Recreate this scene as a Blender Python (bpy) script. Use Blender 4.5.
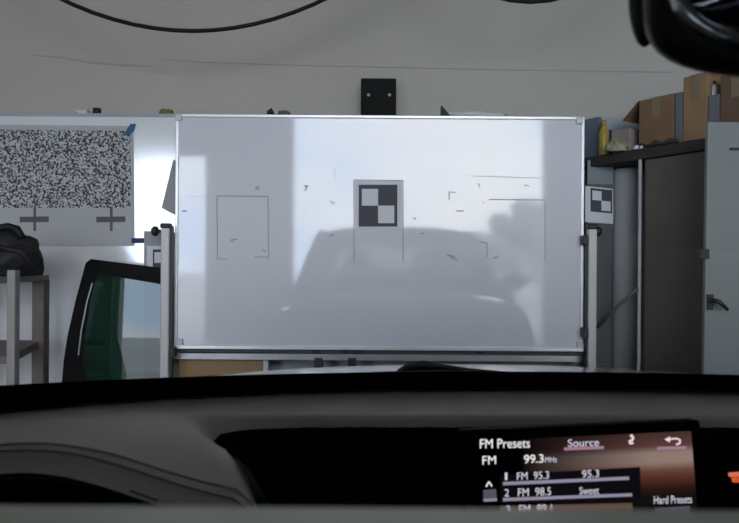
import bpy, bmesh, math, random
from mathutils import Vector, Matrix, noise
random.seed(7)
S = bpy.context.scene
C = S.collection
for o in list(bpy.data.objects): bpy.data.objects.remove(o)

# ------------------------------------------------------------------ camera
F = 640.0; CX, CY = 369.5, 261.5; ROLL = math.radians(0.4); ZC = 1.32
cd = bpy.data.cameras.new('camera'); cam = bpy.data.objects.new('camera', cd); C.objects.link(cam)
cam.location = (0, 0, ZC)
cam.rotation_euler = (Matrix.Rotation(math.pi/2, 3, 'X') @ Matrix.Rotation(ROLL, 3, 'Z')).to_euler()
cd.sensor_width = 36; cd.lens = F/739*36; cd.clip_start = 0.02; cd.clip_end = 300
cd.dof.use_dof = True; cd.dof.focus_distance = 3.0; cd.dof.aperture_fstop = cd.lens/2.5
S.camera = cam
CR, SR = math.cos(ROLL), math.sin(ROLL)
def ray(px, py):
    u, v = (px-CX)/F, -(py-CY)/F
    return Vector((u*CR - v*SR, 1.0, u*SR + v*CR))
def P(px, py, d):
    r = ray(px, py)
    return Vector((r.x*d, d, ZC + r.z*d))

# ------------------------------------------------------------------ world / light / exposure
S.view_settings.view_transform = 'Standard'; S.view_settings.look = 'None'
S.view_settings.gamma = 1; S.view_settings.use_curve_mapping = False
S.view_settings.exposure = 0.38
W = bpy.data.worlds.new('overcast_sky'); S.world = W; W.use_nodes = True
nt = W.node_tree; nt.nodes.clear()
N = nt.nodes.new; L = nt.links.new
tc = N('ShaderNodeTexCoord'); mp = N('ShaderNodeMapping'); mp.inputs['Scale'].default_value = (1.0, 1.0, 2.6)
nz = N('ShaderNodeTexNoise'); nz.inputs['Scale'].default_value = 2.6; nz.inputs['Detail'].default_value = 5; nz.inputs['Roughness'].default_value = .55
rp = N('ShaderNodeValToRGB')
rp.color_ramp.elements[0].position = .40; rp.color_ramp.elements[0].color = (.60, .76, 1.0, 1)
rp.color_ramp.elements[1].position = .60; rp.color_ramp.elements[1].color = (1.0, 1.0, 1.02, 1)
bg = N('ShaderNodeBackground'); bg.inputs['Strength'].default_value = 7.0
wo = N('ShaderNodeOutputWorld')
L(tc.outputs['Generated'], mp.inputs['Vector']); L(mp.outputs[0], nz.inputs['Vector'])
L(nz.outputs['Fac'], rp.inputs['Fac']); L(rp.outputs['Color'], bg.inputs['Color']); L(bg.outputs[0], wo.inputs['Surface'])
YB = -4.2                                        # plane of the open bays behind the car
BAY = ((-1.23, 2.79, 3.75), (-4.02, -2.62, 3.0))  # x0, x1, height of each open bay
for i, (x0, x1, h) in enumerate(BAY):            # sampling portals in the bay openings (no light of their own)
    ld = bpy.data.lights.new('bay_portal', 'AREA'); ld.shape = 'RECTANGLE'; ld.size = x1-x0; ld.size_y = h
    ld.cycles.is_portal = True
    lo = bpy.data.objects.new('bay_portal', ld); C.objects.link(lo)
    lo.location = ((x0+x1)/2, YB-.02, h/2); lo.rotation_euler = (math.pi/2, 0, 0)
S.cycles.max_bounces = 10; S.cycles.diffuse_bounces = 5; S.cycles.glossy_bounces = 5
S.cycles.transparent_max_bounces = 16; S.cycles.sample_clamp_indirect = 6
S.cycles.caustics_reflective = False; S.cycles.caustics_refractive = False

# ------------------------------------------------------------------ materials
def mat(name, col, rough=.6, metal=0, spec=.5, var=.06, vscale=6, bump=0, bscale=60, coat=0, ior=None):
    m = bpy.data.materials.new(name); m.use_nodes = True
    t = m.node_tree; b = t.nodes['Principled BSDF']
    b.inputs['Roughness'].default_value = rough; b.inputs['Metallic'].default_value = metal
    b.inputs['Specular IOR Level'].default_value = spec; b.inputs['Coat Weight'].default_value = coat
    if ior: b.inputs['IOR'].default_value = ior
    tcn = t.nodes.new('ShaderNodeTexCoord'); n = t.nodes.new('ShaderNodeTexNoise')
    n.inputs['Scale'].default_value = vscale; n.inputs['Detail'].default_value = 4
    t.links.new(tcn.outputs['Object'], n.inputs['Vector'])
    r = t.nodes.new('ShaderNodeValToRGB')
    r.color_ramp.elements[0].position = .3; r.color_ramp.elements[1].position = .7
    r.color_ramp.elements[0].color = tuple(c*(1-var) for c in col)+(1,)
    r.color_ramp.elements[1].color = tuple(min(1, c*(1+var)) for c in col)+(1,)
    t.links.new(n.outputs['Fac'], r.inputs['Fac']); t.links.new(r.outputs['Color'], b.inputs['Base Color'])
    if bump:
        n2 = t.nodes.new('ShaderNodeTexNoise'); n2.inputs['Scale'].default_value = bscale
        t.links.new(tcn.outputs['Object'], n2.inputs['Vector'])
        bp = t.nodes.new('ShaderNodeBump'); bp.inputs['Strength'].default_value = bump; bp.inputs['Distance'].default_value = .01
        t.links.new(n2.outputs['Fac'], bp.inputs['Height']); t.links.new(bp.outputs['Normal'], b.inputs['Normal'])
    return m
def emit(name, col, s):
    m = bpy.data.materials.new(name); m.use_nodes = True; t = m.node_tree; t.nodes.clear()
    e = t.nodes.new('ShaderNodeEmission'); e.inputs[0].default_value = tuple(col)+(1,); e.inputs[1].default_value = s
    o = t.nodes.new('ShaderNodeOutputMaterial'); t.links.new(e.outputs[0], o.inputs[0]); return m
def thin_glass(name, tint, rough=.0, ior=1.45, cover=0.0, covcol=(0, 0, 0)):
    m = bpy.data.materials.new(name); m.use_nodes = True; t = m.node_tree; t.nodes.clear()
    tr = t.nodes.new('ShaderNodeBsdfTransparent'); tr.inputs[0].default_value = tuple(tint)+(1,)
    gl = t.nodes.new('ShaderNodeBsdfGlossy'); gl.inputs['Roughness'].default_value = rough
    fr = t.nodes.new('ShaderNodeFresnel'); fr.inputs[0].default_value = ior
    mx = t.nodes.new('ShaderNodeMixShader'); o = t.nodes.new('ShaderNodeOutputMaterial')
    df = t.nodes.new('ShaderNodeBsdfDiffuse'); df.inputs[0].default_value = tuple(covcol)+(1,)
    m2 = t.nodes.new('ShaderNodeMixShader'); m2.inputs[0].default_value = cover
    t.links.new(tr.outputs[0], m2.inputs[1]); t.links.new(df.outputs[0], m2.inputs[2])
    t.links.new(fr.outputs[0], mx.inputs[0]); t.links.new(m2.outputs[0], mx.inputs[1]); t.links.new(gl.outputs[0], mx.inputs[2])
    t.links.new(mx.outputs[0], o.inputs[0]); return m

M = dict(
    wall=mat('wall_plaster', (.44, .413, .37), .85, var=.05, vscale=1.2, bump=.15, bscale=25),
    wall_low=mat('wall_blue_grey', (.36, .39, .42), .7, var=.07, vscale=2),
    wall_side=mat('wall_side_paint', (.42, .41, .39), .8),
    ceiling=mat('ceiling_paint', (.55, .54, .52), .85),
    crack=mat('crack_seam', (.39, .37, .337), .9),
    floor=mat('floor_concrete', (.30, .29, .28), .5, var=.15, vscale=3),
    gloss=mat('gloss_white_sheet', (.84, .86, .88), .13, spec=.5, var=.02, ior=2.9),
    board=mat('whiteboard_enamel', (.69, .69, .73), .05, spec=.5, ior=1.58, var=.012, vscale=3),
    alu=mat('frame_aluminium', (.86, .87, .88), .3, metal=.35, var=.02),
    alu_d=mat('rail_aluminium', (.42, .42, .42), .35, metal=.6, var=.08),
    line=mat('marker_line', (.36, .36, .39), .6),
    line_f=mat('faint_marker_line', (.60, .60, .635), .6),
    black=mat('black_plastic', (.012, .012, .012), .5, var=.2),
    blackm=mat('black_matte_box', (.006, .007, .006), .75, spec=.2, var=.2),
    paper=mat('poster_paper', (.43, .44, .44), .9, var=.03),
    paper_l=mat('white_paper', (.66, .66, .70), .8, var=.03),
    ink=mat('dark_ink', (.035, .035, .05), .6, var=.1),
    ink_g=mat('grey_ink', (.10, .10, .10), .8),
    tape=mat('blue_tape', (.015, .09, .22), .6),
    tape_n=mat('navy_tape', (.012, .02, .10), .6),
    post=mat('post_paint', (.58, .58, .57), .4, var=.04),
    foam=mat('grey_foam_sheet', (.33, .33, .34), .8),
    dark_g=mat('dark_grey_panel', (.10, .10, .095), .7, var=.1),
    pipe=mat('pipe_grey', (.43, .43, .435), .55, var=.05),
    plank=mat('shelf_dark', (.028, .027, .025), .7, var=.2),
    cab=mat('cabinet_dark_brown', (.122, .105, .09), .55, var=.12, vscale=3),
    pole=mat('pole_white', (.55, .55, .55), .4),
    door=mat('locker_pale', (.195, .212, .205), .5, var=.03, vscale=2),
    hand=mat('handle_dark_metal', (.03, .03, .03), .4, metal=.4),
    card=mat('cardboard', (.20, .115, .06), .85, var=.12, vscale=9),
    card_d=mat('cardboard_dark', (.13, .08, .05), .85, var=.12, vscale=9),
    card_l=mat('cardboard_light', (.27, .165, .085), .85, var=.1, vscale=9),
    ctape=mat('carton_tape', (.22, .17, .11), .4),
    yellow=mat('bottle_yellow', (.38, .27, .05), .4),
    bluebox=mat('carton_blue', (.13, .15, .20), .7),
    pink=mat('carton_pink', (.30, .235, .22), .7),
    bag=mat('plastic_bag', (.27, .25, .16), .45, var=.2, vscale=20),
    greyc=mat('carton_grey', (.14, .14, .15), .8),
    whitep=mat('white_plastic', (.6, .6, .6), .4),
    ply=mat('plywood', (.33, .215, .10), .7, var=.12, vscale=4),
    cart=mat('cart_paint', (.30, .28, .27), .5, var=.08),
    cartw=mat('cart_wood', (.17, .14, .125), .7, var=.15),
    bagb=mat('bag_black', (.010, .010, .011), .6, spec=.3, var=.3, bump=.3, bscale=30),
    frit=mat('glass_frit', (.004, .004, .004), .6, spec=.1, var=.2),
    sglass=thin_glass('green_tinted_glass', (.085, .22, .165), .02, 1.55, .25, (.012, .05, .036)),
    wglass=thin_glass('windscreen_glass', (.97, .985, .98), 0, 1.12),
    cglass=thin_glass('side_window_glass', (.80, .82, .81), 0, 1.3),
    tglass=thin_glass('privacy_glass', (.15, .155, .16), 0, 1.45),
    body=mat('car_paint_silver', (.62, .63, .66), .22, metal=.7, var=.02, coat=.6),
    dash=mat('dash_padding', (.46, .415, .385), .48, spec=.5, var=.05, bump=.05, bscale=220),
    fascia=mat('fascia_black', (.004, .004, .004), .6, spec=.04, var=.2),
    liner=mat('cabin_lining', (.05, .05, .05), .85),
    headl=mat('headlining_cloth', (.50, .49, .46), .9),
    seat=mat('seat_leather', (.03, .028, .027), .55),
    stitch=mat('dash_stitch', (.5, .45, .40), .7),
    mrim=mat('mirror_rim', (.92, .97, 1.0), .16, metal=1.0, var=.02),
    mglass=mat('mirror_glass', (.25, .26, .28), .06, metal=1.0, var=.01),
    tyre=mat('tyre_rubber', (.02, .02, .02), .8),
    lamp=mat('headlamp_lens', (.6, .62, .65), .1, metal=.5),
    plate=mat('mount_plate_grey', (.62, .65, .58), .4, metal=.6, var=.05),
    cable=mat('cable_black', (.008, .008, .008), .6, spec=.2),
    ground=mat('driveway_concrete', (.40, .39, .38), .9, var=.08, vscale=.6),
    leaf=mat('tree_leaves', (.22, .26, .20), .8, var=.4, vscale=1.5),
    bark=mat('tree_bark', (.10, .075, .055), .9),
    house=mat('house_stucco', (.33, .33, .34), .85),
    roof=mat('house_roof', (.16, .15, .15), .85),
    pane=mat('house_window', (.08, .10, .13), .1),
)
W_TXT = emit('screen_text_white', (1, .97, .98), .75)
W_TX2 = emit('screen_text_lilac', (.86, .84, 1.0), .6)
W_BAR = emit('screen_bar_lilac', (.50, .46, .62), .42)
W_BAR2 = emit('screen_bar_pink', (.62, .36, .50), .42)
W_BTN = emit('screen_button_grey', (.22, .22, .27), .3)
W_ICON = emit('screen_icon_pink', (1, .74, .76), .7)
W_ORG = emit('lit_orange_lamp', (1, .14, .03), .5)
W_ORG2 = emit('lit_salmon_lamp', (1, .25, .15), .5)

# poster: random dot print
m = mat('random_dot_print', (.5, .51, .51), .9); t = m.node_tree
n = t.nodes.new('ShaderNodeTexNoise'); n.inputs['Scale'].default_value = 105; n.inputs['Detail'].default_value = 1.0
r = t.nodes.new('ShaderNodeValToRGB'); r.color_ramp.elements[0].position = .40; r.color_ramp.elements[1].position = .60
r.color_ramp.elements[0].color = (.035, .035, .037, 1); r.color_ramp.elements[1].color = (.52, .53, .53, 1)
t.links.new(t.nodes['Texture Coordinate'].outputs['Object'], n.inputs['Vector'])
t.links.new(n.outputs['Fac'], r.inputs['Fac']); t.links.new(r.outputs['Color'], t.nodes['Principled BSDF'].inputs['Base Color'])
M['dots'] = m

# ------------------------------------------------------------------ helpers
def root_of(o):
    while o.parent: o = o.parent
    return o
def tag(o, label=None, cat=None, group=None, kind=None):
    if label: o['label'] = label
    if cat: o['category'] = cat
    if group: o['group'] = group
    if kind: o['kind'] = kind
    return o
def thing(name, loc, label, cat, group=None):
    o = bpy.data.objects.new(name, None); C.objects.link(o); o.location = loc; o.empty_display_size = .1
    return tag(o, label, cat, group)
def mesh(name, vs, fs, m, parent=None, smooth=False, label=None):
    """verts are given in world space; a top-level mesh gets its origin at its base"""
    vs = [Vector(v) for v in vs]
    if parent: off = Vector(root_of(parent).location)
    else:
        xs, ys, zs = zip(*vs); off = Vector(((min(xs)+max(xs))/2, (min(ys)+max(ys))/2, min(zs)))
    me = bpy.data.meshes.new(name); me.from_pydata([v-off for v in vs], [], fs); me.update()
    b = bmesh.new(); b.from_mesh(me); bmesh.ops.recalc_face_normals(b, faces=b.faces); b.to_mesh(me); b.free()
    if smooth:
        for p in me.polygons: p.use_smooth = True
    o = bpy.data.objects.new(name, me); C.objects.link(o); me.materials.append(m)
    if parent: o.parent = parent
    else: o.location = off
    if label: o['label'] = label
    return o
def struct(o): o['kind'] = 'structure'; return o
def geo(o, fn):
    b = bmesh.new(); b.from_mesh(o.data); fn(b); b.to_mesh(o.data); b.free(); return o
def bev(o, w, seg=2):
    return geo(o, lambda b: bmesh.ops.bevel(b, geom=b.edges[:]+b.verts[:], offset=w, segments=seg, profile=.5, affect='EDGES'))
BF = [(0,1,2,3), (4,7,6,5), (0,4,5,1), (1,5,6,2), (2,6,7,3), (3,7,4,0)]
def box(name, x0, x1, y0, y1, z0, z1, m, parent=None, bevel=0, label=None, seg=2):
    o = mesh(name, [(x0,y0,z0),(x1,y0,z0),(x1,y1,z0),(x0,y1,z0),(x0,y0,z1),(x1,y0,z1),(x1,y1,z1),(x0,y1,z1)], BF, m, parent, label=label)
    return bev(o, bevel, seg) if bevel else o
def prism(name, poly, z0, z1, m, parent=None, bevel=0, label=None):
    """polygon in plan (x, y), extruded in z"""
    k = len(poly); vs = [(x,y,z0) for x,y in poly]+[(x,y,z1) for x,y in poly]
    fs = [tuple(range(k)), tuple(range(k, 2*k))]+[(i,(i+1)%k,(i+1)%k+k,i+k) for i in range(k)]
    o = mesh(name, vs, fs, m, parent, label=label)
    return bev(o, bevel) if bevel else o
def slab(name, pts, th, m, parent=None, bevel=0, label=None, smooth=False):
    """planar polygon of 3D points, given thickness along its normal away from the camera"""
    pts = [Vector(p) for p in pts]; n = (pts[1]-pts[0]).cross(pts[2]-pts[0]).normalized()
    if n.y < 0: n = -n
    k = len(pts); vs = pts+[p+n*th for p in pts]
    fs = [tuple(range(k)), tuple(range(k, 2*k))]+[(i,(i+1)%k,(i+1)%k+k,i+k) for i in range(k)]
    o = mesh(name, vs, fs, m, parent, label=label)
    return bev(o, bevel) if bevel else o
def grid(name, fn, nu, nv, m, parent=None, th=0, smooth=True, label=None):
    vs = [fn(i/nu, j/nv) for j in range(nv+1) for i in range(nu+1)]
    fs = [(j*(nu+1)+i, j*(nu+1)+i+1, (j+1)*(nu+1)+i+1, (j+1)*(nu+1)+i) for j in range(nv) for i in range(nu)]
    o = mesh(name, vs, fs, m, parent, smooth, label)
    if th: geo(o, lambda b: bmesh.ops.solidify(b, geom=b.faces[:], thickness=th))
    return o
def tube(name, pts, r, m, parent=None, seg=8, label=None, closed=False):
    pts = [Vector(p) for p in pts]; vs, fs = [], []; k = len(pts); rs = r if isinstance(r, (list, tuple)) else [r]*k
    up = None
    for i, p in enumerate(pts):
        a = pts[(i-1) % k] if (i or closed) else p; b_ = pts[(i+1) % k] if (i < k-1 or closed) else p
        d = (b_-a).normalized()
        if up is None: up = d.orthogonal().normalized()
        up = (up-d*up.dot(d)).normalized(); s = d.cross(up)
        for q in range(seg):
            an = 2*math.pi*q/seg; vs.append(p+(up*math.cos(an)+s*math.sin(an))*rs[i])
    for i in range(k if closed else k-1):
        for q in range(seg):
            j = (i+1) % k
            fs.append((i*seg+q, i*seg+(q+1)%seg, j*seg+(q+1)%seg, j*seg+q))
    if not closed: fs += [tuple(range(seg)), tuple(range((k-1)*seg, k*seg))]
    return mesh(name, vs, fs, m, parent, True, label)
def lathe(name, base, axis, prof, m, parent=None, seg=20, label=None):
    """profile of (radius, height) pairs turned about axis through base"""
    base = Vector(base); a = Vector(axis).normalized(); u = a.orthogonal().normalized(); w = a.cross(u); vs, fs = [], []
    for r_, h in prof:
        for q in range(seg):
            an = 2*math.pi*q/seg; vs.append(base+a*h+(u*math.cos(an)+w*math.sin(an))*r_)
    for i in range(len(prof)-1):
        for q in range(seg): fs.append((i*seg+q, i*seg+(q+1)%seg, (i+1)*seg+(q+1)%seg, (i+1)*seg+q))
    fs += [tuple(range(seg)), tuple(range((len(prof)-1)*seg, len(prof)*seg))]
    return mesh(name, vs, fs, m, parent, True, label)
def blob(name, c, rx, ry, rz, m, parent=None, amp=.15, fr=2.0, sub=4, flat=None, label=None, seed=0):
    b = bmesh.new(); bmesh.ops.create_icosphere(b, subdivisions=sub, radius=1)
    vs = []
    for v in b.verts:
        n_ = v.co.normalized(); d = 1+amp*noise.noise(n_*fr+Vector((seed*3.1, seed, 0)))+amp*.5*noise.noise(n_*fr*2.3+Vector((0, seed, 5)))
        p = Vector((c[0]+n_.x*rx*d, c[1]+n_.y*ry*d, c[2]+n_.z*rz*d))
        if flat is not None: p.z = max(p.z, flat)
        vs.append(p)
    fs = [tuple(v.index for v in f.verts) for f in b.faces]; b.free()
    return mesh(name, vs, fs, m, parent, True, label)
def sst(a, b, x):
    t_ = min(1, max(0, (x-a)/(b-a))); return t_*t_*(3-2*t_)

# ------------------------------------------------------------------ the shop
XL, XR, YW, YL, ZT = -6.6, 3.4, 3.35, 3.20, 4.1
ZLEDGE = P(60, 113, YL).z
struct(box('floor', XL-.2, XR+.2, YB, YW+.2, -.1, 0, M['floor']))
struct(box('ceiling', XL-.2, XR+.2, YB-.2, YW+.2, ZT, ZT+.12, M['ceiling']))
wb = struct(box('wall_back', XL-.2, XR+.2, YW, YW+.2, 0, ZT, M['wall']))
struct(box('wall_back_lower', XL, XR, YL, YW, 0, ZLEDGE, M['wall_low']))
struct(box('wall_left', XL-.2, XL, YB, YW, 0, ZT, M['wall_side']))
struct(box('wall_right', XR, XR+.2, YB, YW, 0, ZT, M['wall_side']))
(ax0, ax1, ah), (bx0, bx1, bh) = BAY
struct(box('wall_front_pier_left', XL-.2, bx0, YB-.2, YB, 0, ZT, M['wall_side']))
struct(box('wall_front_pier_middle', bx1, ax0, YB-.2, YB, 0, ZT, M['wall_side']))
struct(box('wall_front_pier_right', ax1, XR+.2, YB-.2, YB, 0, ZT, M['wall_side']))
struct(box('wall_front_lintel_left', bx0, bx1, YB-.2, YB, bh, ZT, M['wall_side']))
struct(box('wall_front_lintel_right', ax0, ax1, YB-.2, YB, ah, ZT, M['wall_side']))
# plaster seams on the back wall, thin uneven ridges
def seam(pts, w):
    vs, fs = [], []
    for i, (px, py, k) in enumerate(pts):
        a, b_ = P(px, py-w*k, YW), P(px, py+w*k, YW)
        vs += [a+Vector((0, .002, 0)), a+Vector((0, -.004, 0)), b_+Vector((0, -.004, 0)), b_+Vector((0, .002, 0))]
        if i:
            q = 4*i
            fs += [(q-4+j, q-4+j+1, q+j+1, q+j) for j in range(3)]
    mesh('plaster_seam', vs, fs, M['crack'], wb)
seam([(30, 55, .1), (60, 57, .6), (90, 62, 1), (125, 65, .9), (152, 66, .2)], 1.1)
seam([(162, 59, .2), (200, 62, .5), (260, 64, .5), (330, 66, .5), (420, 68, .6), (520, 70, .7), (600, 71, .8), (672, 72, .6)], .8)
# glossy white sheet on the lower wall
gp = mesh('wall_sheet', [(x, y, z) for y in (YL-.008, YL-.001) for (x, z) in ((-3.4, .25), (-.72, .25), (-.72, ZLEDGE-.02), (-3.4, ZLEDGE-.02))],
     [(0,1,2,3), (7,6,5,4), (0,4,5,1), (1,5,6,2), (2,6,7,3), (3,7,4,0)], M['gloss'])
tag(gp, 'glossy white wall sheet between dotted poster and whiteboard', 'wall panel')

# ------------------------------------------------------------------ outside, seen only as reflection
struct(box('ground', -40, 40, -60, YB, -.1, -.01, M['ground']))
def tree(x, y, h, rx, label, seed):
    t_ = thing('tree', (x, y, 0), label, 'tree', 'trees outside the open bay')
    tube('trunk', [(x, y, -.02), (x+.05, y, h*.3), (x-.03, y+.05, h*.6)], [.13, .1, .06], M['bark'], t_)
    rnd = random.Random(seed)
    for q in range(9):
        an = q*2.4; rr = rx*(.25+.55*rnd.random()); zz = h*(.45+.5*rnd.random())
        tube('branch', [(x, y, h*.4), (x+rr*math.cos(an), y+rr*math.sin(an), zz)], [.05, .02], M['bark'], t_, 6)
        blob('leaf_clump', (x+rr*math.cos(an), y+rr*math.sin(an), zz), rx*.33, rx*.33, h*.09, M['leaf'], t_, .8, 3.0, 3, seed=seed*20+q)
tree(4.2, -13, 3.1, .95, 'loose green tree reflected at the right of the whiteboard', 1)
tree(6.0, -16, 3.4, 1.1, 'wide green tree reflected beside the right whiteboard edge', 2)
tree(-14.0, -20, 4.2, 1.8, 'round green tree standing far left outside the open bays', 4)
hs = thing('house', (14, -34, 0), 'low grey house across the street, mirrored faintly in the whiteboard', 'house')
box('wall', 7, 22, -38, -34, -.01, 2.3, M['house'], hs)
rf = mesh('roof', [(6.6,-33.6,2.3),(22.4,-33.6,2.3),(22.4,-38.4,2.3),(6.6,-38.4,2.3),(6.6,-36,3.3),(22.4,-36,3.3)],
     [(0,1,5,4),(2,3,4,5),(0,4,3),(1,2,5),(0,3,2,1)], M['roof'], hs)
for x in (9, 12, 15, 18, 21):
    w_ = box('window', x-.7, x+.7, -34.0, -33.95, 1.0, 2.1, M['whitep'], hs); box('pane', x-.6, x+.6, -33.95, -33.93, 1.1, 2.0, M['pane'], w_)

# ------------------------------------------------------------------ whiteboard
YBD = 3.0
WB = thing('whiteboard', P(379.5, 349, YBD), 'large glossy whiteboard with pale metal frame mirroring the car and sky', 'whiteboard')
c0, c1, c2, c3 = P(176, 115, YBD), P(583, 118, YBD), P(582, 349, YBD), P(176.5, 345.5, YBD)
bx_, ex = c0.x, (c1-c0).normalized()
x0, x1 = (c0.x+c3.x)/2, (c1.x+c2.x)/2; z1_, z0_ = (c0.z+c1.z)/2, (c2.z+c3.z)/2
slope = 0.0
box('surface', x0, x1, YBD, YBD+.016, z0_, z1_, M['board'], WB)
fw, fy0, fy1 = .014, YBD-.010, YBD+.022
box('frame_bar', x0-.004, x0+fw-.004, fy0, fy1, z0_, z1_, M['alu'], WB, .003)
box('frame_bar', x1-fw+.004, x1+.004, fy0, fy1, z0_, z1_, M['alu'], WB, .003)
box('frame_bar', x0-.004, x1+.004, fy0, fy1, z1_-fw+.004, z1_+.004, M['alu'], WB, .003)
box('frame_bar', x0-.004, x1+.004, fy0-.008, fy1, z0_-.012, z0_+fw-.008, M['alu'], WB, .003)
for px, py in ((179, 118), (579, 121), (580, 345), (180, 342)):
    q = P(px, py, YBD); box('corner_cap', q.x-.016, q.x+.016, fy0-.004, fy1+.002, q.z-.016, q.z+.016, M['whitep'], WB, .004)
def mark(px0, py0, px1, py1, w=1.0, mm='line'):
    a, b_ = P(px0, py0, YBD), P(px1, py1, YBD); d = (b_-a).normalized(); s = Vector((-d.z, 0, d.x))*w/F*YBD/2
    ys = Vector((0, -.0012, 0)); yb = Vector((0, .0005, 0))
    vs = [a+s+yb, b_+s+yb, b_-s+yb, a-s+yb, a+s+ys, b_+s+ys, b_-s+ys, a-s+ys]
    mesh('marker_line', vs, BF, M[mm], WB)
for a in ((217,196,268,196.5,1.2), (217,196,217.5,259,1.1), (268,196.5,268.5,259,1.1), (217,259,228,259,.7), (254,257,268,257,1.0)): mark(*a)
for a in ((354,180,403,180.5,1.0), (354,180,354,262,1.0), (403,180,403,262,1.0)): mark(*a)
mark(354, 262, 403, 262.5, .7, 'line_f')
for a in ((256,187,260,187,1.2), (256,187,256,191,1), (257,188,259,190,1.5), (304,186,308,186,1.6), (307,187,305,191,1.3), (449,192,449,200,1.2), (449,192,456,192.5,1.0), (456,211,464,211,1.3),
          (545,202,545,262,.7), (483,202,483,204,.8), (489,199.5,545,200,1.0), (480,242,487,243,1.3), (487,243,487,257,1.0), (493,258,498,257,1.4), (447,255,455,257,1.8), (450,257,457,260,1.5),
          (478,183,480,187,1.2), (524,185,529,186,1.2), (420,234,424,233,1.2), (413,218,416,219,1.6), (231,240,237,239,1.5), (230,241,234,242,1), (262,249,266,252,1.2), (182,211,187,211,1.5), (330,236,334,234,1.5)): mark(*a)
for a in ((186,196,216,197,.6), (330,200,334,204,1.4), (470,176,540,178,.7), (335,168,335,178,.7), (190,258,215,260,.5)): mark(*a, 'line_f')

# checkerboard sheet on the whiteboard
def checker(name, parent_loc, label, corners, group=None):
    """corners of the paper TL, TR, BR, BL; frame fractions (u0,v0,u1,v1) of the dark square"""
    TL, TR, BR, BL, fr = corners
    t_ = thing(name, BL, label, 'target', group)
    def uv(u, v, e=0): 
        return (TL*(1-u)*(1-v)+TR*u*(1-v)+BR*u*v+BL*(1-u)*v)+Vector((0, -e, 0))
    def q(nm, u0, v0, u1, v1, e0, e1, mm):
        slab(nm, [uv(u0,v0,e1), uv(u1,v0,e1), uv(u1,v1,e1), uv(u0,v1,e1)], e1-e0, mm, t_)
    q('paper', 0, 0, 1, 1, -.0, .003, M['paper_l'])
    u0, v0, u1, v1 = fr; q('dark_square', u0, v0, u1, v1, .003, .0045, M['ink'])
    du, dv = u1-u0, v1-v0
    q('light_square', u0+du*.08, v0+dv*.10, u0+du*.5, v0+dv*.5, .0045, .006, M['paper_l'])
    q('light_square', u0+du*.5, v0+dv*.5, u0+du*.92, v0+dv*.92, .0045, .006, M['paper_l'])
    return t_
yb = YBD-.003
checker('checker_target', 0, 'black and white checker sheet stuck on the whiteboard centre', (P(355,181,yb), P(402,181,yb), P(402,229,yb), P(355,229,yb), (.08, .08, .90, .95)))
yr = 3.10
pr = thing('backing_panel', P(599, 366, yr+.02), 'dark grey upright panel right of the whiteboard', 'panel')
pr.location.z = 0
a, b_ = P(586, 200, yr+.02), P(612, 200, yr+.02)
box('sheet', a.x, b_.x, yr+.005, yr+.025, 0, P(600,160,yr).z, M['dark_g'], pr, .002)
box('cap', a.x, b_.x, yr+.003, yr+.027, P(600,184,yr).z, P(600,160,yr).z, mat('panel_teal_grey', (.20, .235, .235), .7), pr, .002)
checker('checker_target', 0, 'small checker sheet on dark panel right of the whiteboard', (P(585,186,yr), P(613,189,yr), P(613,224,yr), P(585,222,yr), (.19, .04, .96, .70)))
pl = thing('backing_panel', (P(153,300,yr).x, yr, 0), 'grey upright panel behind the left stand post', 'panel')
a, b_ = P(144.5, 200, yr+.01), P(174, 200, yr+.01)
box('sheet', a.x, b_.x, yr+.005, yr+.022, 0, P(150,231,yr).z, M['foam'], pl, .002)
checker('checker_target', 0, 'checker sheet half hidden behind the left stand post', (P(147,246,yr), P(175,246,yr), P(175,284,yr), P(147,284,yr), (.22, .09, .95, .80)))
fl = slab('foam_flap', [P(173,160,3.07), P(161.5,208,3.07), P(175,215,3.07), P(190,215,3.07), P(190,160,3.07)], .01, M['foam'])
tag(fl, 'grey foam flap sticking out behind the left whiteboard edge', 'flap')

# stand
ST = thing('board_stand', (P(379,300,3.06).x, 3.06, 0), 'pale metal stand with two posts and rails carrying the whiteboard', 'stand')
def post(pxa, pxb, ptop, knob_px):
    a, b_ = P(pxa, 300, 2.965), P(pxb, 300, 2.965); zt = P(pxa, ptop, 2.965).z
    p = box('post', a.x, b_.x, 2.945, 2.985, .09, zt, M['post'], ST, .006)
    box('post_cap', a.x-.004, b_.x+.004, 2.94, 2.99, zt-.002, zt+.022, M['black'], ST, .008)
    k = P(knob_px, 231, 2.95); x_in = a.x if knob_px < pxa else b_.x
    lathe('knob', (x_in, 2.965, k.z), (k.x-x_in, 0, 0), [(.008, 0), (.008, abs(k.x-x_in)-.012), (.022, abs(k.x-x_in)-.010), (.024, abs(k.x-x_in)+.004), (.016, abs(k.x-x_in)+.014)], M['black'], ST)
    xc = (a.x+b_.x)/2
    box('foot', xc-.03, xc+.03, 2.70, 2.99, .055, .095, M['post'], ST, .006)
    for yy in (2.74, 2.95):
        lathe('caster', (xc-.012, yy, .028), (1, 0, 0), [(.022, 0), (.028, .004), (.028, .02), (.022, .024)], M['black'], ST)
    return a, b_
pa = post(161.5, 170, 228, 154)
pb = post(587, 595.5, 229, 599)
box('clamp_strip', pa[1].x, x0-.004, 2.955, 2.98, P(170,370,2.97).z, P(170,226,2.97).z, M['black'], ST)
box('clamp_strip', x1+.004, pb[0].x, 2.955, 2.98, P(584,366,2.97).z, P(584,236,2.97).z, M['black'], ST)
for px, py in ((172, 352), (585, 333), (585, 240)):
    q = P(px, py, 2.95); box('clamp', q.x-.012, q.x+.012, 2.94, 2.985, q.z-.022, q.z+.022, M['black'], ST, .003)
rx0, rx1 = pa[1].x-.005, pb[0].x+.005
for za, zb, mm in ((348.5, 353, 'dark_g'), (354, 360.5, 'alu_d')):
    box('rail', rx0, rx1, 3.03, 3.06, P(380, zb, 3.04).z, P(380, za, 3.04).z, M[mm], ST, .002)
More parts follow.
